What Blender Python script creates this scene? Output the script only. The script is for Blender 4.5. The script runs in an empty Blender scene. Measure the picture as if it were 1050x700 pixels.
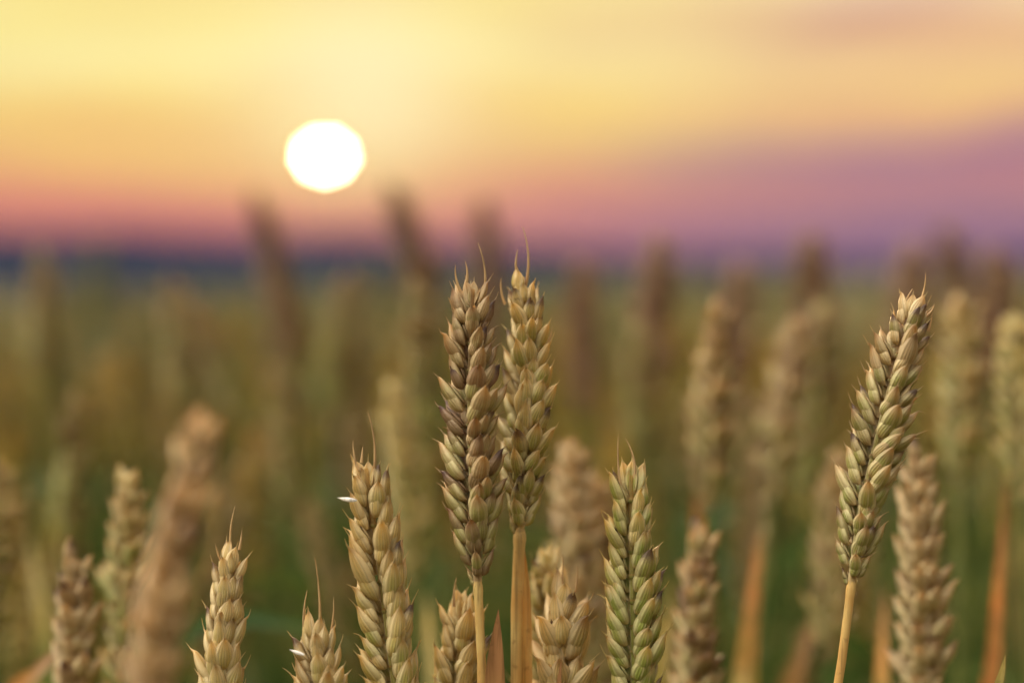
import bpy, math, random
import numpy as np
from mathutils import Vector

rng = np.random.default_rng(11)
random.seed(5)
scene = bpy.context.scene
COL = scene.collection
R = math.radians

# ------------------------------------------------------------------ camera
F_PX = 1750.0                       # focal length in pixels of the 1050 px wide photograph
FOCUS = 0.49                        # metres to the sharp ears
CAM = np.array([0.0, 0.0, 0.90])
PITCH = math.atan(80.0 / F_PX)
FWD = np.array([0, math.cos(PITCH), -math.sin(PITCH)])
UP = np.array([0, math.sin(PITCH), math.cos(PITCH)])
RIGHT = np.array([1.0, 0, 0])


def at(px, py, d):
    return CAM + d * (FWD + (px - 525) / F_PX * RIGHT + (350 - py) / F_PX * UP)


def ground_z(x, y):
    """Field falling gently away from the camera, a little more on the left."""
    x = np.asarray(x, float); y = np.asarray(y, float)
    r = np.sqrt(x * x + y * y)
    slope = 0.0140 - 0.0065 * np.tanh(x / (0.3 * r + 0.3))
    z = -slope * np.clip(y, 0, 24)
    far = np.clip(r - 26, 0, None)
    z = z - 26.0 * (1 - np.exp(-far / 260.0))
    return z


cd = bpy.data.cameras.new('camera')
cam = bpy.data.objects.new('camera', cd); COL.objects.link(cam)
cam.location = CAM
cam.rotation_euler = (math.pi / 2 - PITCH, 0, 0)
cd.sensor_width = 36.0
cd.lens = 36.0 * F_PX / 1050.0
cd.clip_start = 0.01
cd.clip_end = 20000
cd.dof.use_dof = True
cd.dof.focus_distance = FOCUS
cd.dof.aperture_fstop = 3.2
cd.dof.aperture_blades = 9
cd.dof.aperture_rotation = R(10)
cd.dof.aperture_ratio = 0.87
scene.camera = cam

# ------------------------------------------------------------------ node helper
class NT:
    def __init__(self, tree):
        self.t = tree; tree.nodes.clear()

    def n(self, kind, **kw):
        nd = self.t.nodes.new(kind)
        for k, v in kw.items():
            setattr(nd, k, v)
        return nd

    def put(self, sock, v):
        if v is None:
            return
        if hasattr(v, 'is_output'):
            self.t.links.new(v, sock)
        else:
            try:
                sock.default_value = v
            except Exception:
                sock.default_value = (*v, 1.0)

    def m(self, op, a, b=None, c=None, clamp=False):
        nd = self.n('ShaderNodeMath', operation=op, use_clamp=clamp)
        for i, v in enumerate((a, b, c)):
            if v is not None:
                self.put(nd.inputs[i], v)
        return nd.outputs[0]

    def mix(self, f, a, b, blend='MIX'):
        nd = self.n('ShaderNodeMix', data_type='RGBA', blend_type=blend)
        self.put(nd.inputs[0], f); self.put(nd.inputs[6], a); self.put(nd.inputs[7], b)
        return nd.outputs[2]

    def step(self, v, lo, hi):
        nd = self.n('ShaderNodeMapRange', interpolation_type='SMOOTHSTEP')
        self.put(nd.inputs[0], v); nd.inputs[1].default_value = lo; nd.inputs[2].default_value = hi
        return nd.outputs[0]

    def noise(self, vec, scale, detail=3, rough=0.55):
        nd = self.n('ShaderNodeTexNoise')
        if vec is not None:
            self.t.links.new(vec, nd.inputs['Vector'])
        nd.inputs['Scale'].default_value = scale; nd.inputs['Detail'].default_value = detail
        nd.inputs['Roughness'].default_value = rough
        return nd.outputs[0]

    def ramp(self, f, stops, interp='LINEAR'):
        nd = self.n('ShaderNodeValToRGB'); cr = nd.color_ramp; cr.interpolation = interp
        while len(cr.elements) < len(stops):
            cr.elements.new(0.5)
        for e, (p, c) in zip(cr.elements, stops):
            e.position = p; e.color = (*c, 1)
        self.put(nd.inputs[0], f)
        return nd.outputs[0]


def new_mat(name):
    m = bpy.data.materials.new(name); m.use_nodes = True
    return m, NT(m.node_tree)


def srgb(r, g, b):
    f = lambda c: (c / 255 / 12.92) if c / 255 <= 0.04045 else ((c / 255 + 0.055) / 1.055) ** 2.4
    return (f(r), f(g), f(b))


# ------------------------------------------------------------------ materials
def husk_material(name, green=0.3, brown=0.3, pale=0.4, straw=(0.60, 0.40, 0.125), vary=False, cream=(0.83, 0.61, 0.235)):
    """Papery wheat glumes: straw with greenish flanks, pale margins, fine veins and dark worn points."""
    m, g = new_mat(name)
    uv = g.n('ShaderNodeUVMap', uv_map='husk').outputs[0]
    sep = g.n('ShaderNodeSeparateXYZ'); g.t.links.new(uv, sep.inputs[0])
    u, v = sep.outputs[0], sep.outputs[1]
    tint = g.n('ShaderNodeAttribute', attribute_name='tint')
    ts = g.n('ShaderNodeSeparateColor'); g.t.links.new(tint.outputs['Color'], ts.inputs[0])
    r1, r2, r3 = ts.outputs[0], ts.outputs[1], ts.outputs[2]
    pos = g.n('ShaderNodeTexCoord').outputs['Object']
    orand = g.n('ShaderNodeObjectInfo').outputs['Random']
    nz = g.noise(pos, 420, 3)
    nf = g.noise(pos, 1900, 4, 0.65)
    au = g.m('ABSOLUTE', u)
    col = g.mix(g.m('MULTIPLY_ADD', g.step(nz, 0.35, 0.7), 0.6, g.m('MULTIPLY', r1, 0.35), clamp=True),
                straw, cream)
    # green flanks (still ripening)
    gf = g.m('MULTIPLY', g.m('MULTIPLY', g.step(v, 0.02, 0.25), g.m('SUBTRACT', 1.0, g.step(v, 0.5, 0.86))),
             g.step(g.m('ADD', r2, g.m('MULTIPLY', nz, 0.5)), 0.25, 0.95))
    if vary:
        gf = g.m('MULTIPLY', gf, g.m('MULTIPLY', g.step(orand, 0.1, 1.0), green * 2.2))
    else:
        gf = g.m('MULTIPLY', gf, green * 1.6)
    gf = g.m('MINIMUM', gf, 0.92)
    col = g.mix(gf, col, (0.27, 0.32, 0.045))
    # pale papery margins
    ef = g.m('MULTIPLY', g.step(au, 0.45, 0.95), pale)
    col = g.mix(ef, col, (0.84, 0.68, 0.38))
    # veins
    vein = g.m('SINE', g.m('MULTIPLY', u, 21.0))
    col = g.mix(g.m('MULTIPLY', g.step(vein, 0.45, 1.0), 0.36), col, (0.22, 0.16, 0.065))
    col = g.mix(g.m('MULTIPLY', g.m('SUBTRACT', 1.0, g.step(au, 0.03, 0.16)), 0.4), col, (0.74, 0.60, 0.30))
    # brownish mottling on whole scales
    bf = g.m('MULTIPLY', g.step(g.m('ADD', g.m('MULTIPLY', r3, 0.8), g.m('MULTIPLY', nz, 0.5)), 0.62, 1.1), brown)
    col = g.mix(bf, col, (0.19, 0.085, 0.045))
    # worn points
    tipm = g.m('MULTIPLY', g.step(g.m('ADD', v, g.m('MULTIPLY', g.m('SUBTRACT', nz, 0.5), 0.25)), 0.70, 0.92),
               g.step(r3, 0.25, 0.8))
    col = g.mix(g.m('MULTIPLY', tipm, 0.28 + 0.35 * brown), col, (0.16, 0.075, 0.035))
    dk = g.m('MULTIPLY', g.step(g.m('ADD', v, g.m('MULTIPLY', nf, 0.3)), 0.74, 0.98), g.step(r3, 0.86, 0.94))
    col = g.mix(g.m('MULTIPLY', dk, 0.8), col, (0.045, 0.03, 0.034))
    # specks
    col = g.mix(g.m('MULTIPLY', g.step(nf, 0.66, 0.74), 0.5), col, (0.13, 0.07, 0.04))
    if vary:
        hs = g.n('ShaderNodeHueSaturation')
        g.put(hs.inputs['Value'], g.m('MULTIPLY_ADD', orand, 0.45, 0.55))
        g.put(hs.inputs['Saturation'], g.m('MULTIPLY_ADD', orand, 0.3, 1.0))
        g.put(hs.inputs['Color'], col); col = hs.outputs[0]
    bs = g.n('ShaderNodeBsdfPrincipled')
    g.put(bs.inputs['Base Color'], col)
    g.put(bs.inputs['Roughness'], g.m('MULTIPLY_ADD', nf, 0.28, 0.30))
    bs.inputs['Specular IOR Level'].default_value = 0.42
    bump = g.n('ShaderNodeBump'); bump.inputs['Strength'].default_value = 0.7; bump.inputs['Distance'].default_value = 0.0003
    g.put(bump.inputs['Height'], g.m('ADD', g.m('MULTIPLY', vein, 0.45), g.m('MULTIPLY', nf, 1.3)))
    g.t.links.new(bump.outputs[0], bs.inputs['Normal'])
    tr = g.n('ShaderNodeBsdfTranslucent'); g.put(tr.inputs[0], g.mix(.30, col, (.90, .52, .16)))
    ms = g.n('ShaderNodeMixShader'); g.put(ms.inputs[0], g.m('MULTIPLY_ADD', g.step(v, .45, .95), 0.36, 0.24))
    g.t.links.new(bs.outputs[0], ms.inputs[1]); g.t.links.new(tr.outputs[0], ms.inputs[2])
    out = g.n('ShaderNodeOutputMaterial'); g.t.links.new(ms.outputs[0], out.inputs[0])
    return m


def blade_material(name, a, b, tipc=None, trans=0.35, vary=False, attr=False):
    """Stems and leaf blades: fibres along the length, blotches, drier tip."""
    m, g = new_mat(name)
    uv = g.n('ShaderNodeUVMap', uv_map='husk').outputs[0]
    sep = g.n('ShaderNodeSeparateXYZ'); g.t.links.new(uv, sep.inputs[0])
    u, v = sep.outputs[0], sep.outputs[1]
    pos = g.n('ShaderNodeTexCoord').outputs['Object']
    nz = g.noise(pos, 60, 4)
    mp = g.n('ShaderNodeMapping'); mp.inputs['Scale'].default_value = (900, 900, 25)
    g.t.links.new(pos, mp.inputs[0])
    fib = g.noise(mp.outputs[0], 1.0, 2)
    f = g.step(g.m('ADD', g.m('MULTIPLY', nz, 0.75), g.m('MULTIPLY', fib, 0.25)), 0.36, 0.64)
    if vary:
        f = g.m('MULTIPLY_ADD', g.n('ShaderNodeObjectInfo').outputs['Random'], 0.7, g.m('MULTIPLY', f, 0.4), clamp=True)
    if attr:
        tint = g.n('ShaderNodeAttribute', attribute_name='tint')
        ts = g.n('ShaderNodeSeparateColor'); g.t.links.new(tint.outputs['Color'], ts.inputs[0])
        f = g.m('MULTIPLY_ADD', ts.outputs[0], 0.9, g.m('MULTIPLY', g.m('SUBTRACT', f, 0.5), 0.4), clamp=True)
    col = g.mix(f, a, b)
    if tipc:
        col = g.mix(g.step(g.m('ADD', v, g.m('MULTIPLY', nz, 0.3)), 0.55, 1.05), col, tipc)
    col = g.mix(g.m('MULTIPLY', g.step(fib, 0.48, 0.66), 0.6), col, tuple(c * 0.4 for c in a))
    col = g.mix(g.m('MULTIPLY', g.step(g.noise(pos, 330, 4), 0.60, 0.72), 0.45), col, tuple(c * 0.35 for c in a))
    bs = g.n('ShaderNodeBsdfPrincipled'); g.put(bs.inputs['Base Color'], col)
    bs.inputs['Roughness'].default_value = 0.5; bs.inputs['Specular IOR Level'].default_value = 0.35
    bump = g.n('ShaderNodeBump'); bump.inputs['Strength'].default_value = 0.6; bump.inputs['Distance'].default_value = 0.0003
    g.put(bump.inputs['Height'], fib); g.t.links.new(bump.outputs[0], bs.inputs['Normal'])
    tr = g.n('ShaderNodeBsdfTranslucent'); g.put(tr.inputs[0], col)
    ms = g.n('ShaderNodeMixShader'); ms.inputs[0].default_value = trans
    g.t.links.new(bs.outputs[0], ms.inputs[1]); g.t.links.new(tr.outputs[0], ms.inputs[2])
    out = g.n('ShaderNodeOutputMaterial'); g.t.links.new(ms.outputs[0], out.inputs[0])
    return m


M = {
    'tan': husk_material('husk_tan', 0.46, 0.34, 0.45, (0.52, 0.335, 0.115), cream=(0.68, 0.49, 0.23)),
    'brown': husk_material('husk_brown', 0.40, 0.75, 0.35, (0.44, 0.255, 0.095), cream=(0.60, 0.42, 0.20)),
    'gold': husk_material('husk_gold', 0.42, 0.20, 0.55, (0.67, 0.45, 0.125)),
    'green': husk_material('husk_green', 0.58, 0.15, 0.45, (0.60, 0.48, 0.115)),
    'shade_brown': husk_material('husk_shade_brown', 0.0, 0.85, 0.15, (0.21, 0.095, 0.045), cream=(0.34, 0.19, 0.10)),  # skyline ears: backlit shade put into a darker husk colour
    'pale': husk_material('husk_pale', 0.24, 0.30, 0.65, (0.72, 0.52, 0.20)),
    'soft_tan': husk_material('husk_soft_tan', 0.40, 0.45, 0.30, (0.46, 0.27, 0.085), cream=(0.58, 0.38, 0.16)),  # tan husk with the shade deep in the canopy put into its colour
    'soft_green': husk_material('husk_soft_green', 0.75, 0.25, 0.40, (0.50, 0.34, 0.095), cream=(0.62, 0.46, 0.17)),
    'olive': husk_material('husk_olive', 0.75, 0.45, 0.20, (0.30, 0.20, 0.065), cream=(0.38, 0.27, 0.10)),
    'soft_pale': husk_material('husk_soft_pale', 0.20, 0.35, 0.40, (0.54, 0.35, 0.15), cream=(0.66, 0.47, 0.24)),  # pale husk darkened, canopy shade put into its colour
    'rust': husk_material('husk_rust', 0.0, 0.40, 0.55, (0.62, 0.30, 0.14)),
    'field': husk_material('husk_field', 0.85, 0.40, 0.40, (0.50, 0.34, 0.105), vary=True),
    'stem': blade_material('straw_stem', (0.52, 0.28, 0.075), (0.60, 0.42, 0.14), trans=0.05),
    'stem_green': blade_material('green_stem', (0.070, 0.13, 0.024), (0.24, 0.21, 0.055), trans=0.08, vary=True),
    'awn': blade_material('awn_straw', (0.45, 0.25, 0.09), (0.55, 0.36, 0.16), trans=0.15),
    'dry_leaf': blade_material('dry_leaf', (0.30, 0.14, 0.035), (0.50, 0.29, 0.08), (0.30, 0.14, 0.05), 0.3),
    'red_leaf': blade_material('red_leaf', (0.40, 0.13, 0.035), (0.48, 0.21, 0.05), None, 0.4),
    'green_leaf': blade_material('green_leaf', (0.07, 0.12, 0.025), (0.20, 0.23, 0.05), (0.42, 0.30, 0.08), 0.4),
    'yellow_leaf': blade_material('yellow_leaf', (0.24, 0.30, 0.04), (0.42, 0.34, 0.06), (0.48, 0.20, 0.05), 0.4),
    'field_leaf': blade_material('field_leaf', (0.040, 0.098, 0.014), (0.23, 0.20, 0.045), None, 0.4, vary=True),
    'under_leaf': blade_material('under_leaf', (0.034, 0.084, 0.013), (0.21, 0.19, 0.04), None, 0.35, attr=True),
    'white_husk': blade_material('white_husk', (0.74, 0.68, 0.58), (0.80, 0.74, 0.64), None, 0.35),
}


# ------------------------------------------------------------------ geometry accumulation
class Geo:
    """Collects grids of quads, then links them as ONE mesh object."""
    def __init__(self):
        self.v, self.f, self.uv, self.t, self.n = [], [], [], [], 0

    def grid(self, pts, uv, tint, wrap):
        rows, cols = pts.shape[:2]
        idx = np.arange(rows * cols).reshape(rows, cols) + self.n
        if wrap:
            nxt = np.roll(idx, -1, axis=1)
            q = np.stack([idx[:-1], nxt[:-1], nxt[1:], idx[1:]], -1).reshape(-1, 4)
        else:
            q = np.stack([idx[:-1, :-1], idx[:-1, 1:], idx[1:, 1:], idx[1:, :-1]], -1).reshape(-1, 4)
        self.v.append(pts.reshape(-1, 3)); self.f.append(q); self.uv.append(uv.reshape(-1, 2))
        self.t.append(np.tile(np.asarray(tint, float), (rows * cols, 1))); self.n += rows * cols

    def raw(self, v, q, uv, t):
        self.v.append(v); self.f.append(q + self.n); self.uv.append(uv); self.t.append(t); self.n += len(v)

    def arrays(self):
        return np.concatenate(self.v), np.concatenate(self.f), np.concatenate(self.uv), np.concatenate(self.t)

    def mesh(self, name, mat, origin=(0, 0, 0)):
        v, q, uv, t = self.arrays()
        v = v - np.asarray(origin)
        me = bpy.data.meshes.new(name)
        me.vertices.add(len(v)); me.vertices.foreach_set('co', v.astype(np.float32).ravel())
        me.loops.add(q.size); me.loops.foreach_set('vertex_index', q.astype(np.int32).ravel())
        me.polygons.add(len(q)); me.polygons.foreach_set('loop_start', np.arange(0, q.size, 4, dtype=np.int32))
        me.polygons.foreach_set('use_smooth', np.ones(len(q), dtype=bool))
        me.update(calc_edges=True)
        ul = me.uv_layers.new(name='husk'); ul.data.foreach_set('uv', uv[q.ravel()].astype(np.float32).ravel())
        a = me.attributes.new('tint', 'FLOAT_COLOR', 'POINT')
        a.data.foreach_set('color', np.concatenate([t, np.ones((len(t), 1))], 1).astype(np.float32).ravel())
        me.materials.append(mat)
        return me

    def build(self, name, mat, parent=None, origin=(0, 0, 0)):
        o = bpy.data.objects.new(name, self.mesh(name, mat, origin)); COL.objects.link(o)
        o.parent = parent
        return o


def unit(a):
    return a / (np.linalg.norm(a) + 1e-12)


PV = np.array([0, .06, .16, .30, .45, .60, .72, .82, .90, .95, 1.0])
PW = np.array([.30, .52, .78, .96, 1.0, .90, .70, .45, .22, .10, .03])
PH = np.array([.25, .55, .85, 1.0, .98, .86, .66, .44, .24, .12, .04])


def scale_pts(L, W, T, keel, bend, beak, nu, nv, skew=0.0, wave=0.0):
    """One boat-shaped glume or lemma: x across, y outwards (keeled back), z along. bend curves the point in or out."""
    v = np.linspace(0, 1, nv) ** 0.9
    th = np.linspace(0, 2 * math.pi, nu, endpoint=False)
    w = np.interp(v, PV, PW)[:, None] * W / 2
    h = np.interp(v, PV, PH)[:, None] * T
    s, c = np.sin(th)[None], np.cos(th)[None]
    d = np.angle(np.exp(1j * th))[None]
    x = w * s * (1 - 0.10 * np.clip(c, 0, 1))
    y = h * np.where(c > 0, np.abs(c) ** 0.85, c * 0.35) + h * keel * np.exp(-(d / 0.30) ** 2)
    z = np.repeat((v * L)[:, None], nu, 1)
    vv = v[:, None]
    y = y + bend * L * (vv ** 2 - 0.15 * vv) + beak * L * np.clip(vv - 0.85, 0, 1) ** 1.0
    x = x + skew * L * (vv ** 2 - .2 * vv)
    y = y + wave * T * h / max(T, 1e-9) * np.sin(3.0 * s + 7.0 * vv + 40 * skew)
    uvu = np.repeat(np.where(np.abs(d) < math.pi / 2, s, np.sign(s) * 1.0), nv, 0)
    uv = np.stack([uvu, np.repeat(vv, nu, 1)], -1)
    return np.stack([x, y, z], -1), uv


def tube(geo, pts, rad, nu=6, tint=(0.5, 0.5, 0.5)):
    pts = np.asarray(pts, float); n = len(pts)
    rad = np.broadcast_to(np.asarray(rad, float), (n,))
    tan = np.gradient(pts, axis=0); tan /= np.linalg.norm(tan, axis=1)[:, None] + 1e-12
    ref = np.array([0, 1.0, 0]) if abs(tan[0][1]) < 0.8 else np.array([1.0, 0, 0])
    a = np.cross(tan, ref); a /= np.linalg.norm(a, axis=1)[:, None]
    b = np.cross(tan, a)
    th = np.linspace(0, 2 * math.pi, nu, endpoint=False)
    ring = pts[:, None] + rad[:, None, None] * (a[:, None] * np.cos(th)[None, :, None] + b[:, None] * np.sin(th)[None, :, None])
    uv = np.stack(np.broadcast_arrays(np.cos(th)[None], np.linspace(0, 1, n)[:, None]), -1)
    geo.grid(ring, uv, tint, True)


def bez(p, n):
    """Bezier of any degree."""
    t = np.linspace(0, 1, n)[:, None]
    p = [np.asarray(q, float)[None] for q in p]
    while len(p) > 1:
        p = [a * (1 - t) + b * t for a, b in zip(p, p[1:])]
    return np.broadcast_to(p[0], (n, 3)).copy()


def spline(p, n):
    p = np.asarray(p, float)
    if len(p) == 2:
        return bez(p, n)
    q = np.concatenate([[2 * p[0] - p[1]], p, [2 * p[-1] - p[-2]]])
    out = []
    for s in np.linspace(0, len(p) - 1 - 1e-6, n):
        i = int(s); t = s - i
        a, b, c, d = q[i:i + 4]
        out.append(0.5 * (2 * b + (c - a) * t + (2 * a - 5 * b + 4 * c - d) * t * t + (3 * b - a - 3 * c + d) * t ** 3))
    return np.array(out)


def ribbon(geo, pts, width, face, fold=0.25, tint=(0.5, 0.5, 0.5), nu=5, twist=0.0, tip_from=0.35):
    """A leaf blade along pts (base to tip), its flat side towards `face`."""
    pts = np.asarray(pts, float); n = len(pts)
    tan = np.gradient(pts, axis=0); tan /= np.linalg.norm(tan, axis=1)[:, None] + 1e-12
    v = np.linspace(0, 1, n)
    w = width / 2 * np.clip(np.minimum(1, 0.55 + v * 3), 0, 1) * np.where(v < tip_from, 1, np.clip(1 - ((v - tip_from) / (1 - tip_from)) ** 1.7, 0.015, 1))
    f = np.asarray(face, float)[None] - (tan @ np.asarray(face, float))[:, None] * tan
    f /= np.linalg.norm(f, axis=1)[:, None] + 1e-12
    s = np.cross(tan, f)
    a = v * twist
    s, f = s * np.cos(a)[:, None] + f * np.sin(a)[:, None], f * np.cos(a)[:, None] - s * np.sin(a)[:, None]
    u = np.linspace(-1, 1, nu)
    p = pts[:, None] + w[:, None, None] * (u[None, :, None] * s[:, None] + fold * np.abs(u)[None, :, None] * f[:, None])
    uv = np.stack(np.broadcast_arrays(u[None], v[:, None]), -1)
    geo.grid(p, uv, tint, False)


# ------------------------------------------------------------------ a wheat ear
jit = np.random.default_rng(99)


def place(geo, base, D, dorsal, L, W, T, keel, bend, beak, res, tint):
    D = unit(D); Y = unit(dorsal - D * np.dot(dorsal, D)); X = np.cross(Y, D)
    p, uv = scale_pts(L, W, T, keel, bend, beak, *res, jit.normal(0, .045), jit.normal(0, .07))
    geo.grid(base + p[..., :1] * X + p[..., 1:2] * Y + p[..., 2:] * D, uv, tint, True)
    return base + D * L + Y * (bend * L * 0.85 + beak * L * 0.15), D, Y


def spikelet(geo, P, T, S, k, res, r, alpha, spread=1.0, awns=None, terminal=False, florets=3, tone=0.5):
    """Two keeled glumes and a fan of lemmas. T up the rachis, S away from it; k size."""
    mm = 0.001 * k
    Fn = np.cross(T, S)
    G = unit(T * math.cos(alpha) + S * math.sin(alpha)); O = unit(S * math.cos(alpha) - T * math.sin(alpha))
    J = lambda a: r.normal(0, a)
    whole = r.normal(0, .22)
    tt = lambda: (r.random(), np.clip(tone + r.normal(0, 0.22), 0, 1), np.clip(r.random() + whole, 0, 1))
    tips = []
    # glumes
    for sg in (-1, 1):
        tau = sg * (0.22 * spread + J(0.06))
        D = G * math.cos(tau) + Fn * math.sin(tau)
        dors = Fn * sg * 0.80 + O * 0.62
        b = P + Fn * sg * 1.35 * mm + O * 0.9 * mm
        place(geo, b, D, dors, (8.4 + J(.6)) * mm, (4.5 + J(.3)) * mm, 1.7 * mm, 0.30, -0.035 + J(.025), 0.40 + J(.15), res, tt())
    # lower lemmas
    for sg in (-1, 1):
        tau = sg * (0.36 * spread + J(0.08))
        D = G * math.cos(tau) + Fn * math.sin(tau)
        dors = Fn * sg * 0.62 + O * 0.72
        b = P + Fn * sg * 0.9 * mm + G * (2.2 + J(.25)) * mm + O * 0.5 * mm
        tip, Dd, Y = place(geo, b, D, dors, (10.2 + J(.8)) * mm, (4.8 + J(.35)) * mm, 2.0 * mm, 0.16, -0.05 + J(.035), 0.36 + J(.18), res, tt())
        tips.append((tip, Dd, Y))
        # palea behind the lemma
        place(geo, b - dors * 0.0007, unit(D - Fn * sg * 0.12), -dors, 7.6 * mm, 3.2 * mm, 0.8 * mm, 0.0, 0.03, 0, res, tt())
    if florets >= 3:
        b = P + G * (4.0 + J(.3)) * mm + O * (0.5 + J(.2)) * mm + Fn * J(.5) * mm
        tau = J(0.16)
        D = G * math.cos(tau) + Fn * math.sin(tau) + O * 0.06
        tip, Dd, Y = place(geo, b, D, O, (9.0 + J(.7)) * mm, (4.3 + J(.3)) * mm, 1.9 * mm, 0.14, -0.05 + J(.035), 0.34 + J(.16), res, tt())
        tips.append((tip, Dd, Y))
    if florets >= 4:
        sg = 1 if r.random() < 0.5 else -1
        D = G + Fn * sg * 0.16 - O * 0.12
        tip, Dd, Y = place(geo, P + G * 5.6 * mm + Fn * sg * 0.8 * mm - O * 0.4 * mm, D, O * 0.5 + Fn * sg * 0.5, 7.0 * mm, 3.6 * mm, 1.5 * mm, 0.1, -0.04, 0.3, res, tt())
        tips.append((tip, Dd, Y))
    # short bristle points on the lemmas
    if res[1] >= 10:
        for tip, Dd, Y in tips:
            ln = (1.0 + 2.2 * r.random() ** 2) * mm
            a0 = tip - Dd * 1.0 * mm
            pts = bez([a0, a0 + Dd * (0.6 * mm + ln * .5), a0 + Dd * (1.0 * mm + ln) + Y * J(.5) * mm], 5)
            tube(geo, pts, np.linspace(0.24, 0.05, 5) * 0.001, 5, (r.random(), 0.1, 0.2))
    return tips


def ear_spikelets(curve, n, k, phi, twist, res, seed, spread=1.0, tone=0.5, per=None):
    """All spikelets of an ear. curve: points base to tip. Returns ([Geo per spikelet] or one Geo, tip data, rachis points)."""
    r = np.random.default_rng(seed)
    curve = np.asarray(curve, float)
    seg = np.linalg.norm(np.diff(curve, axis=0), axis=1); s = np.concatenate([[0], np.cumsum(seg)]); Ltot = s[-1]
    P_at = lambda q: np.array([np.interp(q * Ltot, s, curve[:, i]) for i in range(3)])
    geos, tops = [], []
    one = None if per else Geo()
    for i in range(n + 1):
        f = i / n
        q = f * (1 - 0.0088 * k / Ltot * 1.0)
        P = P_at(q); T = unit(P_at(min(q + .04, 1)) - P_at(max(q - .04, 0)))
        a = phi + twist * f + r.normal(0, 0.12)
        ref = unit(np.array([0, -1.0, 0]) - T * np.dot([0, -1.0, 0], T)); side = np.cross(T, ref)
        S = unit(math.cos(a) * side + math.sin(a) * ref) * (1 if i % 2 else -1)
        kk = k * np.interp(f, [0, .06, .16, .3, .75, .92, 1], [.55, .80, .95, 1.03, 1.0, .86, .80]) * r.normal(1, .07)
        al = np.interp(f, [0, .1, .3, .7, .95, 1], [.30, .46, .55, .50, .34, .06]) * (1 + r.normal(0, .17)) * spread ** 1.3
        if i == n:                                     # terminal spikelet, turned across
            S = np.cross(T, S); al = 0.02
        g = Geo() if per else one
        fl = 2 if f < .05 else (4 if (.12 < f < .85 and r.random() < .6) else 3)
        tips = spikelet(g, P + S * 0.0006 * kk, T, S, kk, res, r, al, spread, florets=fl, tone=np.clip(tone + (0.34 - f * .85), 0, 1))
        if f > .84:
            tops += tips
        if per:
            geos.append(g)
    rach = np.array([P_at(x) for x in np.linspace(0, .97, 12)])
    return (geos if per else one), tops, rach


def stem_path(base, T, gx, gy, n=16):
    gz = float(ground_z(gx, gy))
    G = np.array([gx, gy, gz])
    h = base[2] - gz
    return bez([G, G + np.array([0, 0, h * .4]), base - T * h * .35, base], n)


def prop(o, label=None, cat=None, group=None, kind=None):
    if label: o['label'] = label
    if cat: o['category'] = cat
    if group: o['group'] = group
    if kind: o['kind'] = kind
    return o


def empty(name, loc):
    o = bpy.data.objects.new(name, None); COL.objects.link(o)
    o.location = loc; o.empty_display_size = 0.02
    return o


HERO, MID, LOW = (16, 14), (8, 8), (6, 6)


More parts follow.
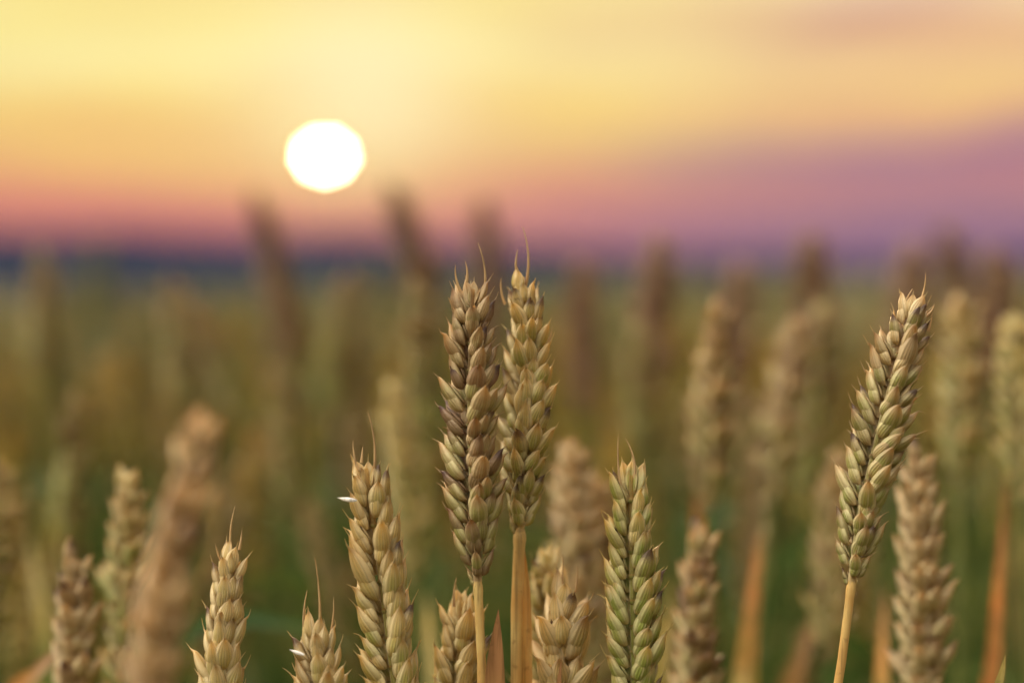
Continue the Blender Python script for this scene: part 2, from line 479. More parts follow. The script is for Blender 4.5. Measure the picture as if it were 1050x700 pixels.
def wheat(label, path, d, mat, phi=0.5, n=22, k=1.0, twist=0.3, spread=1.0, seed=1, hero=False, tone=0.5, group=None,
          stem_r=0.0014, stem_mat='stem', awns=(), leaves=(), flakes=(), foot=None, dd=0.0):
    """A whole plant from the ground up. path: photo positions from the ear's base to its tip at d x FOCUS metres
    (dd: how much nearer the tip is)."""
    m = len(path) - 1
    pts = [at(px, py, (d - dd * i / m) * FOCUS) for i, (px, py) in enumerate(path)]
    curve = spline(pts, 24)
    T0 = unit(curve[1] - curve[0])
    base = curve[0]
    drop = base[2]
    lean = base - T0 * 0.5 * drop / max(T0[2], .3)
    fx = 0.45 * lean[0] + 0.55 * base[0]; fy = 0.4 * lean[1] + 0.6 * base[1]
    if foot: fx += foot
    G = np.array([fx, fy, float(ground_z(fx, fy))])
    root = empty('wheat_plant', G)
    prop(root, label, 'wheat', group)
    g = Geo()
    sp = stem_path(base, T0, fx, fy, 40)
    wob = np.random.default_rng(seed + 5)
    sp[1:-2] += np.outer(np.sin(np.linspace(0, 9, 37) + wob.uniform(0, 6)) * .0009, [1, .4, 0])
    hgt = np.linspace(0, 1, 40)
    rr = stem_r * (1.25 - 0.3 * hgt)
    for node in (0.25, 0.5, 0.72):
        rr = rr + stem_r * .45 * np.exp(-((hgt - node) / .008) ** 2)
    tube(g, sp, rr, 10 if hero else 6)
    # collar under the ear
    cp = np.array([base - T0 * 0.004, base - T0 * .0015, base, base + T0 * .002])
    tube(g, cp, np.array([.93, 1.08, 1.02, .7]) * stem_r, 10 if hero else 6)
    g.build('stem', M[stem_mat], root, G)
    res = HERO if hero else MID
    geos, tops, rach = ear_spikelets(curve, n, k, phi, twist, res, seed, spread, tone, per=hero)
    if hero:
        rg = Geo()
        tube(rg, rach, np.linspace(.0012, .0006, len(rach)), 6)
        for i in range(n):
            q = rach[min(int(i / n * 11), 10)]
            tube(rg, [q - T0 * .0008, q, q + T0 * .0008], [.0009, .0014, .0009], 6)
        ear = rg.build('ear', M[mat], root, G)
        for sgm in geos:
            sgm.build('spikelet', M[mat], ear, G)
        r = np.random.default_rng(seed + 77)
        for (px0, py0, px1, py1, bow) in awns:
            dt = (d - dd) * FOCUS
            a, b = at(px0, py0, dt), at(px1, py1, dt)
            a = a - (b - a) * min(.35, .004 / np.linalg.norm(b - a)); mid = (a + b) / 2 + at(525 + bow, 350, dt) - at(525, 350, dt)
            ag = Geo(); p = bez([a, mid, b], 12)
            tube(ag, p, np.linspace(.00048, .00009, 12), 6, (r.random(), .5, .5))
            ag.build('awn', M['awn'], ear, G)
        for (px0, py0, px1, py1) in flakes:
            fg = Geo(); a, b = at(px0, py0, d * FOCUS - .006), at(px1, py1, d * FOCUS - .004)
            L = np.linalg.norm(b - a)
            place(fg, a, b - a, np.array([.2, -1, .5]), L, L * .22, L * .08, .2, .04, .2, HERO, (.5, .5, .5))
            fg.build('husk_flake', M['white_husk'], ear, G)
    else:
        geos.build('ear', M[mat], root, G)
    for (lp, lmat, w, *opt) in leaves:
        lg = Geo()
        o = opt[0] if opt else {}
        p3 = [at(px, py, ld * FOCUS) for (px, py, ld) in lp]
        if o.get('root', True):
            hz = p3[0][2]                    # start on the stem, a little below the first point shown
            i = int(np.argmin(np.abs(sp[:, 2] - max(hz - .06, .1))))
            p3 = [sp[i]] + p3
        ribbon(lg, spline(p3, 30), w, o.get('face', (0, -1, .2)), o.get('fold', .3), twist=o.get('twist', .3), nu=7, tip_from=o.get('tip', .35))
        lg.build('leaf', M[lmat], root, G)
    return root


# ------------------------------------------------------------------ the sharp plants
SHARP = 'sharp wheat ears nearest the lens'
wheat('tall brownish wheat ear with dark points, left one of the crossing central pair', [(490, 600), (486, 520), (482, 420), (485, 287)], 1.0, 'brown',
      phi=.95, n=25, k=1.02, twist=-.35, spread=1.06, seed=3, hero=True, tone=.45, group=SHARP, stem_r=.00135,
      awns=[(494, 292, 490, 249, 9), (471, 292, 467, 272, -4), (478, 284, 477, 268, 3), (468, 320, 460, 305, -2)])
wheat('tall golden wheat ear on a thick straw stem, right one of the crossing central pair', [(533, 548), (536, 480), (542, 390), (535, 276)], 1.025, 'gold',
      phi=1.15, n=22, k=1.06, twist=.3, spread=1.04, seed=8, hero=True, tone=.5, group=SHARP, stem_r=.0018,
      leaves=[([(543, 900, 1.03), (541, 720, 1.03), (540, 620, 1.03), (537, 556, 1.03)], 'stem', .0030, {'twist': .1, 'tip': .7, 'fold': .8})],
      awns=[(538, 280, 536, 233, 9), (517, 305, 514, 285, -4), (531, 276, 531, 256, -4), (562, 350, 566, 335, 2)])
wheat('golden two-rowed wheat ear with a white flake standing out of its side', [(418, 800), (404, 700), (389, 580), (374, 470)], .995, 'gold',
      phi=.12, n=25, k=1.13, twist=.18, spread=.78, seed=12, hero=True, tone=.35, group=SHARP,
      awns=[(382, 470, 377, 422, 7), (366, 474, 362, 452, -3), (371, 470, 372, 458, 0)], flakes=[(366, 513, 346, 511)])
wheat('small pale wheat ear with one long bristle, alone beside the blurred reddish ear', [(222, 850), (225, 740), (229, 650), (240, 556)], 1.0, 'pale',
      phi=.7, n=22, k=1.08, twist=.4, spread=.84, seed=21, hero=True, tone=.5, group=SHARP,
      awns=[(238, 556, 241, 519, -5), (246, 558, 248, 543, 1), (226, 572, 221, 557, -2)])
wheat('lowest wheat ear, only its top with three long bristles showing', [(342, 910), (336, 810), (329, 715), (323, 632)], .99, 'pale',
      phi=.5, n=22, k=1.1, twist=.2, spread=1.0, seed=33, hero=True, tone=.55, group=SHARP,
      awns=[(327, 634, 323, 572, 4), (313, 638, 315, 605, -4), (337, 650, 342, 612, 5)], flakes=[(312, 671, 297, 666)])
wheat('green tinged wheat ear with pointed husks, standing alone to the right of the central pair', [(652, 772), (650, 680), (648, 580), (647, 478)], 1.0, 'green',
      phi=.28, n=23, k=1.13, twist=.2, spread=.86, seed=41, hero=True, tone=.85, group=SHARP,
      awns=[(636, 488, 634, 447, -3), (648, 480, 641, 449, 8), (660, 490, 661, 472, 2), (664, 545, 669, 520, 2)])
wheat('leaning wheat ear on a bare straw stem, apart from the others at the right', [(873, 600), (884, 520), (912, 400), (940, 304)], 1.0, 'tan',
      phi=1.0, n=26, k=1.0, twist=-.3, spread=1.12, seed=55, hero=True, tone=.6, group=SHARP, stem_r=.00135, foot=-.02,
      awns=[(943, 306, 949, 280, 5), (951, 322, 958, 312, 4), (930, 312, 936, 296, -4), (953, 335, 956, 322, 1)],
      leaves=[([(905, 1000, 1.0), (1000, 770, .985), (1024, 700, .985), (1031, 671, .985)], 'green_leaf', .004, {'twist': .2})])
wheat('squat pale wheat ear with ragged husks between the thick stem and the green ear', [(572, 870), (575, 770), (578, 680), (584, 594)], 1.025, 'pale',
      phi=1.2, n=22, k=1.48, twist=.3, spread=1.2, seed=61, hero=True, tone=.4, group=SHARP,
      awns=[(575, 596, 577, 568, 3), (590, 600, 592, 580, 2)],
      leaves=[([(566, 830, .99), (571, 730, .985), (576, 672, .985)], 'dry_leaf', .0035)])
wheat('short greenish wheat ear half hidden beside the stem of the brownish ear', [(462, 860), (466, 770), (470, 690), (473, 608)], 1.03, 'gold',
      phi=.4, n=19, k=1.12, twist=.2, spread=.95, seed=71, hero=True, tone=.6, group=SHARP,
      awns=[(466, 614, 468, 592, -2), (458, 655, 454, 640, -3)],
      leaves=[([(505, 900, 1.0), (507, 780, .99), (508, 690, .99), (511, 624, .99)], 'dry_leaf', .0066, {'twist': .15, 'tip': .62, 'fold': .35})])
wheat('slim greenish ear peeping out behind the squat pale ear', [(556, 800), (558, 720), (560, 640), (562, 562)], 1.09, 'green',
      phi=.3, n=19, k=.95, twist=.2, spread=.9, seed=81, hero=True, tone=.6, group=SHARP)

# ------------------------------------------------------------------ softly blurred plants one can still point at
SOFT = 'softly blurred wheat ears'
soft = [
    ('big blurred reddish ear in front of the sharp plants', [(146, 780), (168, 610), (211, 422)], .74, 'rust', 1.0, .84, {}),
    ('blurred pale ear beside the bent orange leaf in the corner', [(70, 850), (74, 700), (77, 556)], 1.15, 'soft_pale', .9, 1.0,
     {'leaves': [([(10, 740, 1.24), (40, 686, 1.25), (88, 645, 1.28)], 'dry_leaf', .0065, {'fold': .2})]}),
    ('blurred greenish ear between the corner ear and the reddish ear', [(126, 780), (130, 630), (134, 484)], 1.22, 'soft_green', .6, 1.0,
     {'leaves': [([(100, 830, 1.3), (60, 730, 1.34), (22, 690, 1.36)], 'green_leaf', .009, {'fold': .2})]}),
    ('blurred dark-speckled ear low between the green ear and the leaning ear', [(716, 800), (716, 670), (719, 534)], 1.18, 'brown', 1.1, 1.0,
     {'leaves': [([(690, 820, 1.3), (676, 700, 1.32), (690, 590, 1.34)], 'green_leaf', .008, {'fold': .2})]}),
    ('blurred ear with pale grey points right behind the leaning ear', [(946, 760), (945, 610), (941, 450)], 1.15, 'soft_pale', 1.2, 1.05,
     {'leaves': [([(925, 860, 1.28), (905, 720, 1.3), (908, 600, 1.34)], 'yellow_leaf', .008, {'fold': .2})]}),
    ('blurred upright brown ear with an orange leaf on its stem', [(726, 530), (730, 420), (737, 308)], 1.38, 'soft_tan', .8, 1.0,
     {'leaves': [([(722, 600, 1.44), (716, 520, 1.42), (728, 440, 1.42)], 'red_leaf', .006),
                 ([(765, 820, 1.3), (768, 690, 1.3), (782, 545, 1.33)], 'yellow_leaf', .009, {'fold': .15})]}),
    ('blurred brown ear, darker of the touching pair', [(790, 520), (802, 420), (818, 325)], 1.5, 'brown', .8, 1.0, {}),
    ('blurred paler ear, lighter of the touching pair', [(826, 520), (836, 410), (844, 312)], 1.6, 'olive', .8, 1.05,
     {'leaves': [([(800, 760, 1.5), (815, 690, 1.48), (850, 600, 1.5)], 'dry_leaf', .010)]}),
    ('blurred tan ear above the grey pointed ear', [(985, 500), (986, 400), (988, 298)], 1.42, 'soft_green', .9, 1.05, {}),
    ('blurred green ear cut by the right edge', [(1050, 520), (1046, 420), (1041, 318)], 1.35, 'green', .6, 1.0,
     {'leaves': [([(1012, 780, 1.3), (1020, 660, 1.3), (1032, 480, 1.32)], 'red_leaf', .0072, {'fold': .15})]}),
    ('blurred pale ear right behind the golden ear of the central pair', [(588, 690), (588, 570), (585, 452)], 1.26, 'soft_pale', .7, 1.0,
     {'leaves': [([(500, 860, 1.3), (450, 720, 1.34), (436, 600, 1.38)], 'green_leaf', .010, {'fold': .2})]}),
    ('blurred pale ear close behind the green tinged ear', [(624, 720), (618, 600), (612, 482)], 1.3, 'soft_tan', .7, 1.0, {}),
    ('blurred tan ear left of the brownish central ear', [(438, 470), (433, 385), (428, 290)], 1.62, 'olive', .8, 1.0, {}),
    ('dim blurred ear over the green tinged ear', [(656, 480), (655, 410), (656, 330)], 1.85, 'olive', .8, 1.0, {}),
    ('blurred greenish ear behind the white flaked golden ear', [(424, 600), (414, 490), (405, 388)], 1.48, 'green', .8, 1.0, {}),
    ('blurred green ear cut by the left edge', [(-14, 690), (-6, 580), (3, 470)], 1.36, 'soft_green', .8, .92, {}),
    ('dim blurred ear above the corner ear', [(70, 580), (74, 490), (80, 402)], 1.6, 'olive', .8, 1.0,
     {'leaves': [([(52, 760, 1.5), (44, 640, 1.5), (30, 540, 1.55)], 'green_leaf', .010, {'fold': .2})]}),
    ('blurred ear leaning far to the left over the reddish ear', [(262, 450), (228, 378), (196, 306)], 1.9, 'olive', .8, 1.0, {}),
    ('dim blurred ear behind the lowest ear', [(300, 540), (296, 450), (284, 372)], 1.75, 'olive', .8, 1.0, {}),
    ('blurred ear just left of the leaning ear, half behind it', [(852, 680), (855, 570), (862, 460)], 1.38, 'soft_tan', .8, 1.0, {}),
    ('blurred ear with a yellow green leaf beside the touching pair', [(786, 560), (776, 470), (770, 400)], 1.75, 'olive', .8, .9,
     {'leaves': [([(752, 800, 1.3), (762, 680, 1.3), (778, 540, 1.32)], 'yellow_leaf', .0085, {'fold': .12})]}),
    ('blurred tan ear over the small pale ear', [(260, 640), (252, 540), (262, 440)], 1.9, 'olive', .8, 1.0, {}),
]
for i, (lab, path, d, mat, phi, k, kw) in enumerate(soft):
    wheat(lab, path, d, mat, phi=phi, n=20, k=k * 1.14, twist=.3, spread=1.05, seed=200 + i, tone=.5, group=SOFT, stem_mat='stem_green', **kw)

TALL = 'blurred ears standing against the sunset'
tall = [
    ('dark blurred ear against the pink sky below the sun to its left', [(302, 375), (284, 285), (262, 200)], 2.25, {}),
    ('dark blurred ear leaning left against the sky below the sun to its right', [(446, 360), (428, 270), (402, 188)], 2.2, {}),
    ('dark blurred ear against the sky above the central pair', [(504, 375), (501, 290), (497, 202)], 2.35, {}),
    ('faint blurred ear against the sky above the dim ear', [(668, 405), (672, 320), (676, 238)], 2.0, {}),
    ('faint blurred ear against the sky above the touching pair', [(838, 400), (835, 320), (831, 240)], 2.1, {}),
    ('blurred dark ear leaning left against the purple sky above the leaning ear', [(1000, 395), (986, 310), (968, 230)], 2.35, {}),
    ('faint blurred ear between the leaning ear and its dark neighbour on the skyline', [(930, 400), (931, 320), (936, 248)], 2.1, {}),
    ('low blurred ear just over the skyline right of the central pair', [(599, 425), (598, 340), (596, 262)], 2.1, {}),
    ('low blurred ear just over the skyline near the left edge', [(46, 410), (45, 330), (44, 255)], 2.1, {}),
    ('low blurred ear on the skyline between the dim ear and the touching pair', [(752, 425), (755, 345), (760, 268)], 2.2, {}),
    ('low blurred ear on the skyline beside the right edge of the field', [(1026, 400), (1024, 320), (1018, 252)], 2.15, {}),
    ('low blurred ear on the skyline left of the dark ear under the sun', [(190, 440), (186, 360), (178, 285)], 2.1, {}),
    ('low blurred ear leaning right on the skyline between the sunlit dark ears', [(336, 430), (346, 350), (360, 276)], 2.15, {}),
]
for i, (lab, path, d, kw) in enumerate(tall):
    wheat(lab, path, d, 'olive' if i in (8, 11, 12) else 'shade_brown', phi=.8, n=20, k=1.45, spread=1.1, seed=300 + i, tone=.4, group=TALL, stem_mat='stem_green', **kw)

# ------------------------------------------------------------------ the rest of the near field: copies of ten plants
def proto_plant(seed):
    r = np.random.default_rng(seed)
    H = 0.86
    nod = r.normal(0, .16, 2)
    base = np.array([nod[0] * .10, nod[1] * .10, H - .088])
    tip = base + .09 * unit(np.array([nod[0], nod[1], 1.0]))
    mid = (base + tip) / 2 + np.array([-nod[0], -nod[1], 0]) * .006
    curve = bez([base, mid, tip], 16)
    T0 = unit(curve[1] - curve[0])
    root = empty('wheat_plant', (0, 0, 0))
    g = Geo(); tube(g, bez([(0, 0, 0), (0, 0, .35), base - T0 * .3, base], 12), .0015, 6)
    g.build('stem', M['stem_green'], root)
    geo, _, _ = ear_spikelets(curve, 19, r.uniform(.95, 1.1), r.uniform(0, 3.1), .3, LOW, seed, 1.05, .5)
    geo.build('ear', M['field'], root)
    for j in range(2):
        lg = Geo(); a = r.uniform(0, 6.28); z0 = [r.uniform(.54, .68), r.uniform(.32, .5)][j]
        dr = np.array([math.cos(a), math.sin(a), 0]); L = r.uniform(.13, .22)
        p = bez([(0, 0, z0), np.array([0, 0, z0]) + dr * .02 + np.array([0, 0, L * .6]), np.array([0, 0, z0 + L * r.uniform(.6, .95)]) + dr * L * .38], 14)
        ribbon(lg, p, r.uniform(.008, .013), (dr[1], -dr[0], .4), .25, twist=r.uniform(-1, 1))
        lg.build('leaf', M['field_leaf'], root)
    return root


def copy_plant(src, loc, rz, sc, tilt):
    c = src.copy(); COL.objects.link(c)
    c.location = loc; c.rotation_euler = (tilt[0], tilt[1], rz); c.scale = (sc, sc, sc)
    for ch in src.children:
        k = ch.copy(); COL.objects.link(k); k.parent = c
    return c


protos = [proto_plant(900 + i) for i in range(10)]
NEARF = 'blurred wheat plants crowding behind the sharp ears'
FARF = 'wheat plants melting into the blurred field'
spots = []
tries = 0
while len(spots) < 243 and tries < 20000:
    tries += 1
    d = math.sqrt(rng.uniform(.72 ** 2, 2.15 ** 2))
    x = rng.uniform(-.345, .345) * d
    if any((x - a) ** 2 + (d - b) ** 2 < .03 ** 2 for a, b in spots):
        continue
    spots.append((x, d))
for i, (x, y) in enumerate(spots):
    gz = float(ground_z(x, y))
    # canopy height: below the eye, so the skyline stays clear
    top = CAM[2] - rng.uniform(.026, .135) - .004 * y
    if y < .95:
        top -= .045
    sc = (top - gz) / .86
    src = protos[i % 10]
    loc = Vector((x, y, gz)); rz = rng.uniform(0, 6.28); tl = rng.normal(0, .04, 2)
    if i < 10:
        o = src; o.location = loc; o.rotation_euler = (tl[0], tl[1], rz); o.scale = (sc,) * 3
    else:
        o = copy_plant(src, loc, rz, sc, tl)
    if y < 1.35:
        prop(o, 'blurred wheat plant in the crowd a step behind the sharp ears', 'wheat', NEARF)
    else:
        prop(o, 'strongly blurred wheat plant deep in the field below the skyline', 'wheat', FARF)

# ------------------------------------------------------------------ stuff: the field beyond, and the leaves between the stems
def simple_stalk(seed):
    """Coarse stalk of the far field: knobbly ear and stem."""
    r = np.random.default_rng(seed); g = Geo()
    nod = r.normal(0, .14, 2)
    b = np.array([nod[0] * .1, nod[1] * .1, .775]); t = b + .088 * unit(np.array([nod[0], nod[1], 1]))
    tube(g, np.array([(0, 0, .25), b * np.array([.6, .6, .75]), b]), .0016, 4, (.12, .5, .5))
    q = np.linspace(0, 1, 13)
    rad = .0078 * np.interp(q, [0, .1, .4, .8, 1], [.35, .9, 1.05, .85, .1]) * np.where(np.arange(13) % 2, 1.12, .82)
    tube(g, b + (t - b) * q[:, None], rad, 7, (.6, .5, .45))
    return g.arrays()


stalks = [simple_stalk(s) for s in range(8)]


def detailed_stalk(seed):
    r = np.random.default_rng(seed); g = Geo()
    nod = r.normal(0, .14, 2)
    b = np.array([nod[0] * .1, nod[1] * .1, .775]); t = b + .088 * unit(np.array([nod[0], nod[1], 1]))
    geo, _, _ = ear_spikelets(np.linspace(b, t, 12), 18, 1.05, r.uniform(0, 3), .3, (6, 6), seed, 1.0, .6)
    tube(g, np.array([(0, 0, .0), b * np.array([.6, .6, .75]), b]), .0015, 6, (.5, .5, .5))
    return geo.arrays(), g.arrays()


detail = [detailed_stalk(s) for s in range(40, 46)]
side_ears, side_stems = Geo(), Geo()
field = Geo()
pts = []
for lo, hi, dens in ((1.7, 4.5, 400), (4.5, 9, 150), (9, 24, 36)):
    n = int(dens * (hi * hi - lo * lo) * .52)
    dd_ = np.sqrt(rng.uniform(lo * lo, hi * hi, n)); xx = rng.uniform(-.52, .52, n) * dd_
    pts += list(zip(xx, dd_, [hi] * n))
# a step to either side of the picture and a little in front of it
for _ in range(900):
    y = rng.uniform(.35, 2.1); x = rng.uniform(.36 * y + .12, .36 * y + .75) * rng.choice([-1, 1])
    pts.append((x, y, 1 if y < 1.05 else 2))
for x, y, hi in pts:
    src_ = [(field, stalks[rng.integers(8)])] if hi != 1 else list(zip((side_ears, side_stems), detail[rng.integers(6)]))
    gz = float(ground_z(x, y))
    top = .90 + gz - .0 * y - rng.uniform(.015, .115) + (rng.random() < .10) * rng.uniform(.02, .09)
    a = rng.uniform(0, 6.28); c, s = math.cos(a), math.sin(a)
    for dest, (v, q, uv, t) in src_:
        wv = v.copy(); wv[:, 0], wv[:, 1] = c * v[:, 0] - s * v[:, 1], s * v[:, 0] + c * v[:, 1]
        wv[:, 2] *= (top - gz) / .863
        fat = 1.0 if y < 4.5 else (1.25 if y < 9 else 1.9)
        wv[:, :2] *= fat
        if hi == 1:
            dest.raw(wv + np.array([x, y, gz]), q, uv, t); continue
        tt = t.copy(); tt[:, 0] = np.where(tt[:, 0] < .2, .1, .25 + .75 * rng.random()); tt[:, 1] = rng.random(); tt[:, 2] = rng.random() * .8
        dest.raw(wv + np.array([x, y, gz]), q, uv, tt)
M['far_field'] = blade_material('far_field', (0.020, 0.055, 0.010), (0.31, 0.235, 0.065), None, .2, attr=True)
nq = sum(len(q) for q in field.f)
ne, ns_ = sum(len(q) for q in side_ears.f), sum(len(q) for q in side_stems.f)
for extra in (side_ears, side_stems):
    field.raw(*extra.arrays())
wf = field.build('wheat_field', M['far_field'])
wf.data.materials.append(M['tan']); wf.data.materials.append(M['stem'])
mi = np.zeros(nq + ne + ns_, np.int32); mi[nq:nq + ne] = 1; mi[nq + ne:] = 2
wf.data.polygons.foreach_set('material_index', mi)
prop(wf, 'hazy green and tan mass of ripening wheat reaching the skyline', 'wheat field', kind='stuff')

under = Geo()
for _ in range(7000):
    d = math.sqrt(rng.uniform(.70 ** 2, 4.2 ** 2)); x = rng.uniform(-.45, .45) * d
    gz = float(ground_z(x, d))
    a = rng.uniform(0, 6.28); dr = np.array([math.cos(a), math.sin(a), 0])
    L = rng.uniform(.12, .26); z0 = gz + rng.uniform(.25, .69)
    ztop = max(min(z0 + L * rng.uniform(.35, .9), .90 + gz - max(.118, .10 * d)), z0 + .04)
    b = np.array([x, d, z0])
    p = bez([b, b + dr * .015 + np.array([0, 0, (ztop - z0) * 1.1]), np.array([x, d, ztop - L * rng.uniform(0, .5)]) + dr * L * .5], 8)
    ribbon(under, p, rng.uniform(.007, .013), (dr[1], -dr[0], .4), .25, (rng.random() ** 2.2, .5, .5), 3, rng.uniform(-1, 1))
prop(under.build('wheat_leaves', M['under_leaf']), 'green and yellowing wheat leaves filling the space between the stems', 'wheat leaves', kind='stuff')

# ------------------------------------------------------------------ ground and hills
gm, g = new_mat('field_soil')
pos = g.n('ShaderNodeTexCoord').outputs['Object']
n1, n2 = g.noise(pos, .02, 4), g.noise(pos, 14, 5)
near_c = g.mix(n2, (.09, .065, .04), (.07, .085, .03))
far_c = g.mix(g.step(n1, .4, .6), (.018, .028, .018), (.05, .05, .028))
sx = g.n('ShaderNodeSeparateXYZ'); g.t.links.new(pos, sx.inputs[0])
colr = g.mix(g.step(sx.outputs[1], 22, 60), near_c, far_c)
bs = g.n('ShaderNodeBsdfPrincipled'); g.put(bs.inputs['Base Color'], colr); bs.inputs['Roughness'].default_value = .95; bs.inputs['Specular IOR Level'].default_value = 0.0
out = g.n('ShaderNodeOutputMaterial'); g.t.links.new(bs.outputs[0], out.inputs[0])

rad = np.concatenate([[0.02], np.geomspace(.3, 5800, 90)])
ang = np.linspace(0, 2 * math.pi, 181)
X = rad[:, None] * np.sin(ang)[None]; Y = rad[:, None] * np.cos(ang)[None]
gg = Geo(); gg.grid(np.stack([X, Y, ground_z(X, Y)], -1)[:, ::-1], np.zeros((*X.shape, 2)), (.5, .5, .5), False)
prop(gg.build('ground', gm), kind='structure')

hm, g = new_mat('wooded_hills')
pos = g.n('ShaderNodeTexCoord').outputs['Object']
hn = g.noise(pos, .006, 6, .65)
colr = g.mix(g.step(hn, .42, .6), (.012, .018, .018), (.026, .032, .024))
bs = g.n('ShaderNodeBsdfPrincipled'); g.put(bs.inputs['Base Color'], colr); bs.inputs['Roughness'].default_value = .95; bs.inputs['Specular IOR Level'].default_value = 0.0
out = g.n('ShaderNodeOutputMaterial'); g.t.links.new(bs.outputs[0], out.inputs[0])
az = np.linspace(-60, 60, 240); dist = np.linspace(2200, 5200, 40)
A_, D_ = np.meshgrid(np.radians(az), dist)
prof = np.clip((D_ - 2200) / 1500, 0, 1); prof = prof * prof * (3 - 2 * prof) * np.where(D_ > 3700, np.clip(1 - (D_ - 3700) / 1500, 0, 1) ** .8, 1)
azd = np.degrees(A_)
ht = 92 - 48 / (1 + np.exp(-(azd + 1.5) / 1.6)) + 9 * np.sin(azd * .31 + 1.2) + 5 * np.sin(azd * .9 + .4) + 2.0 * np.sin(azd * 2.3) + 1.2 * np.sin(azd * 6.1 + D_ * .004)
Hz = -29 + np.clip(ht, 10, None) * prof
hg = Geo(); hg.grid(np.stack([D_ * np.sin(A_), D_ * np.cos(A_), Hz], -1), np.zeros((*D_.shape, 2)), (.5, .5, .5), False)
prop(hg.build('hills', hm), kind='structure')

# ------------------------------------------------------------------ evening air
def box_geo(lo, hi):
    (a, b, c), (d, e, f) = lo, hi
    v = np.array([(a, b, c), (d, b, c), (d, e, c), (a, e, c), (a, b, f), (d, b, f), (d, e, f), (a, e, f)], float)
    q = np.array([(3, 2, 1, 0), (4, 5, 6, 7), (0, 1, 5, 4), (1, 2, 6, 5), (2, 3, 7, 6), (3, 0, 4, 7)])
    gx = Geo(); gx.raw(v, q, np.zeros((8, 2)), np.full((8, 3), .5)); return gx


zm, g = new_mat('evening_haze')
pv = g.n('ShaderNodeVolumePrincipled')
pv.inputs['Color'].default_value = (.034, .018, .20, 1); pv.inputs['Density'].default_value = 0.9e-4
out = g.n('ShaderNodeOutputMaterial'); g.t.links.new(pv.outputs[0], out.inputs['Volume'])
prop(box_geo((-6000, -6000, -31), (6000, 6000, 130)).build('haze', zm), 'thin violet evening haze over the far fields and hills', 'haze', kind='stuff')

# ------------------------------------------------------------------ sun and sky
SUN_PX = (333, 160)
sdir = unit(at(*SUN_PX, 1.0) - CAM)
sun_pos = CAM + sdir * 9000
sg = Geo()
rs = 9000 * math.tan(R(0.25))
lat = np.linspace(-math.pi / 2, math.pi / 2, 17); lon = np.linspace(0, 2 * math.pi, 32, endpoint=False)
sp_ = np.stack([rs * np.cos(lat)[:, None] * np.cos(lon)[None], rs * np.cos(lat)[:, None] * np.sin(lon)[None],
                np.repeat(rs * np.sin(lat)[:, None], 32, 1)], -1)
sg.grid(sp_, np.zeros((17, 32, 2)), (.5, .5, .5), True)
sm, g = new_mat('sun_surface')
em = g.n('ShaderNodeEmission'); em.inputs[0].default_value = (1, .84, .46, 1); em.inputs[1].default_value = 75
out = g.n('ShaderNodeOutputMaterial'); g.t.links.new(em.outputs[0], out.inputs[0])
so = sg.build('sun', sm); so.location = sun_pos
prop(so, 'white glowing disc of the setting sun low over the field', 'sun', kind='thing')

ldir = unit(at(SUN_PX[0], SUN_PX[1] - 36, 1.0) - CAM)     # lamp a degree above, clear of the disc itself
ld = bpy.data.lights.new('sun_light', 'SUN'); ld.energy = 5.0; ld.angle = R(.5); ld.color = (1, .66, .32)
lo_ = bpy.data.objects.new('sun_light', ld); COL.objects.link(lo_)
lo_.rotation_euler = Vector(ldir).to_track_quat('Z', 'Y').to_euler()

w = bpy.data.worlds.new('World'); scene.world = w; w.use_nodes = True
g = NT(w.node_tree)
dirv = g.n('ShaderNodeTexCoord').outputs['Generated']
sx = g.n('ShaderNodeSeparateXYZ'); g.t.links.new(dirv, sx.inputs[0])
elev = g.m('DEGREES', g.m('ARCSINE', sx.outputs[2]))
azim = g.m('DEGREES', g.m('ARCTAN2', sx.outputs[0], sx.outputs[1]))
# long thin cloud streaks
cv = g.n('ShaderNodeCombineXYZ')
g.put(cv.inputs[0], g.m('MULTIPLY', azim, .085)); g.put(cv.inputs[1], g.m('MULTIPLY', elev, .42)); cv.inputs[2].default_value = 3.7
cn = g.noise(cv.outputs[0], 1.0, 3, .5)
warp = g.m('MULTIPLY', g.m('SUBTRACT', cn, .5), 4.2)
ew = g.m('ADD', elev, warp)
# 0..1 over -1..11 degrees, then a slow climb to the zenith
low = g.m('DIVIDE', g.m('ADD', ew, 1.0), 12.0, clamp=True)
e_of = lambda y: ((270 - y) / F_PX * 57.3 + 1) / 12
LEFT = [(0, srgb(96, 70, 100)), (e_of(262), srgb(160, 92, 104)), (e_of(240), srgb(216, 124, 110)), (e_of(205), srgb(236, 152, 112)),
        (e_of(165), srgb(240, 190, 112)), (e_of(120), srgb(246, 214, 122)), (e_of(65), srgb(250, 236, 162)), (e_of(20), srgb(246, 226, 138)), (1, srgb(240, 212, 146))]
RIGHT_ = [(0, srgb(96, 84, 116)), (e_of(265), srgb(148, 120, 138)), (e_of(235), srgb(182, 136, 142)), (e_of(205), srgb(194, 138, 136)), (e_of(178), srgb(194, 130, 132)),
          (e_of(145), srgb(156, 126, 144)), (e_of(130), srgb(222, 160, 130)), (e_of(108), srgb(240, 192, 128)), (e_of(75), srgb(242, 200, 138)), (e_of(40), srgb(230, 180, 136)), (e_of(5), srgb(244, 214, 172))]
cl, cr_ = g.ramp(low, LEFT), g.ramp(low, RIGHT_)
colr = g.mix(g.step(g.m('ADD', azim, g.m('ADD', g.m('MULTIPLY', warp, 1.5), g.m('MULTIPLY', g.m('SUBTRACT', 1.0, g.step(elev, 1.5, 4.5)), 4.0))), -4.0, 15.0), cl, cr_)
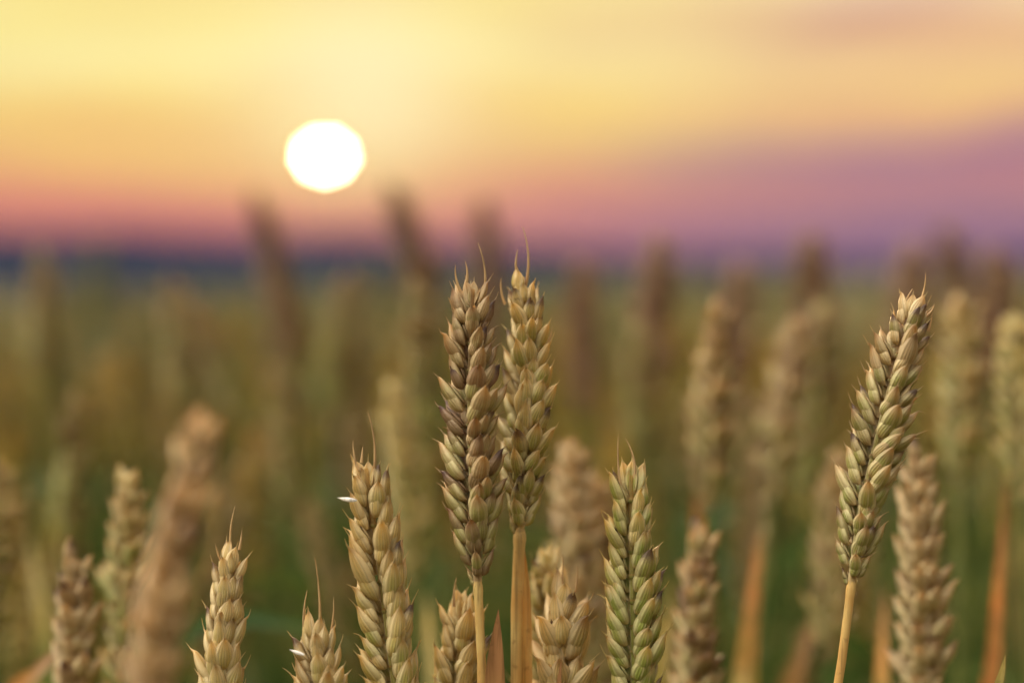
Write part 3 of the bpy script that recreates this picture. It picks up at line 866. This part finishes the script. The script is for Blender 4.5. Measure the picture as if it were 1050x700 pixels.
# soft mottling of the cloud
mv = g.n('ShaderNodeCombineXYZ')
g.put(mv.inputs[0], g.m('MULTIPLY', azim, .16)); g.put(mv.inputs[1], g.m('MULTIPLY', elev, .55)); mv.inputs[2].default_value = 9.1
mn = g.noise(mv.outputs[0], 1.0, 2, .5)
colr = g.mix(g.m('MULTIPLY', g.step(mn, .50, .70), .38), colr, srgb(250, 226, 180), 'SOFT_LIGHT')
colr = g.mix(g.m('MULTIPLY', g.m('SUBTRACT', 1.0, g.step(mn, .32, .50)), .14), colr, srgb(214, 156, 128))
# mauve cloud high on the right
cx = g.m('DIVIDE', g.m('SUBTRACT', azim, 11.4), 3.2); cy = g.m('DIVIDE', g.m('SUBTRACT', elev, g.m('MULTIPLY_ADD', azim, .16, 6.1)), .55)
blob = g.m('EXPONENT', g.m('MULTIPLY', -1.0, g.m('ADD', g.m('MULTIPLY', cx, cx), g.m('MULTIPLY', cy, cy))))
colr = g.mix(g.m('MULTIPLY', blob, .75), colr, srgb(198, 140, 132))
# glow round the sun
dt = g.n('ShaderNodeVectorMath', operation='DOT_PRODUCT'); g.t.links.new(dirv, dt.inputs[0]); dt.inputs[1].default_value = tuple(sdir)
sd2 = unit(at(SUN_PX[0] + 40, SUN_PX[1] - 58, 1.0) - CAM)
dt2 = g.n('ShaderNodeVectorMath', operation='DOT_PRODUCT'); g.t.links.new(dirv, dt2.inputs[0]); dt2.inputs[1].default_value = tuple(sd2)
an2 = g.m('DEGREES', g.m('ARCCOSINE', g.m('MINIMUM', dt2.outputs['Value'], 1.0)))
an = g.m('DEGREES', g.m('ARCCOSINE', g.m('MINIMUM', dt.outputs['Value'], 1.0)))
gl = g.m('MULTIPLY', g.m('EXPONENT', g.m('MULTIPLY', g.m('POWER', g.m('DIVIDE', an2, 3.4), 2.0), -1.0)), g.step(elev, .8, 4.5))
colr = g.mix(g.m('MULTIPLY', gl, .70), colr, (1.0, .91, .56))
gl2 = g.m('EXPONENT', g.m('MULTIPLY', g.m('POWER', g.m('DIVIDE', an, 1.5), 1.5), -1.0))
colr = g.mix(g.m('MULTIPLY', gl2, .45), colr, (1.0, .84, .36))
# upper dome
hi = g.ramp(g.m('DIVIDE', g.m('SUBTRACT', elev, 9.0), 81.0, clamp=True),
            [(0, srgb(240, 216, 165)), (.12, srgb(232, 208, 190)), (.35, srgb(226, 221, 212)), (1, srgb(222, 221, 218))])
colr = g.mix(g.step(elev, 9.0, 16.0), colr, hi)
# the sky away from the sun: soft pink and blue dusk
behind = g.step(g.m('ABSOLUTE', azim), 40, 120)
bk0 = g.ramp(g.m('DIVIDE', elev, 60.0, clamp=True), [(0, srgb(205, 180, 185)), (.2, srgb(240, 210, 190)), (.5, srgb(226, 221, 212)), (1, srgb(222, 221, 218))])
colr = g.mix(behind, colr, bk0)
# unseen sky shaped to light the ears: bright lobe added high left, dimmed behind
az_l = g.step(g.m('COSINE', g.m('RADIANS', g.m('ADD', azim, 92.0))), -.25, 1.0)
lift = g.m('MULTIPLY_ADD', g.step(elev, 16.0, 46.0), g.m('MULTIPLY_ADD', az_l, 8.6, 0.62), 0.0)
dim = g.m('SUBTRACT', 1.0, g.m('MULTIPLY', g.m('MULTIPLY', behind, 0.72), g.m('SUBTRACT', 1.0, g.step(elev, 10.0, 45.0))))
vm = g.n('ShaderNodeVectorMath', operation='SCALE'); g.t.links.new(colr, vm.inputs[0]); g.put(vm.inputs['Scale'], g.m('MULTIPLY', g.m('ADD', 1.0, lift), dim))
colr = vm.outputs[0]
b1 = g.n('ShaderNodeBackground'); g.put(b1.inputs[0], colr); b1.inputs[1].default_value = 1.06
st = g.n('ShaderNodeTexSky', sky_type='NISHITA'); st.sun_disc = False
st.sun_elevation = math.asin(ldir[2]); st.sun_rotation = math.atan2(ldir[0], ldir[1])
b2 = g.n('ShaderNodeBackground'); g.put(b2.inputs[0], st.outputs[0]); b2.inputs[1].default_value = .003
ad = g.n('ShaderNodeAddShader'); g.t.links.new(b1.outputs[0], ad.inputs[0]); g.t.links.new(b2.outputs[0], ad.inputs[1])
out = g.n('ShaderNodeOutputWorld'); g.t.links.new(ad.outputs[0], out.inputs[0])

# ------------------------------------------------------------------ render settings
vs = scene.view_settings
scene.display_settings.display_device = 'sRGB'
vs.view_transform = 'Standard'; vs.look = 'None'; vs.exposure = 0.0; vs.gamma = 1.0; vs.use_curve_mapping = False
cy_ = scene.cycles
cy_.use_denoising = True
cy_.use_adaptive_sampling = False
cy_.max_bounces = 6; cy_.diffuse_bounces = 3; cy_.glossy_bounces = 2; cy_.transmission_bounces = 4
cy_.caustics_reflective = False; cy_.caustics_refractive = False
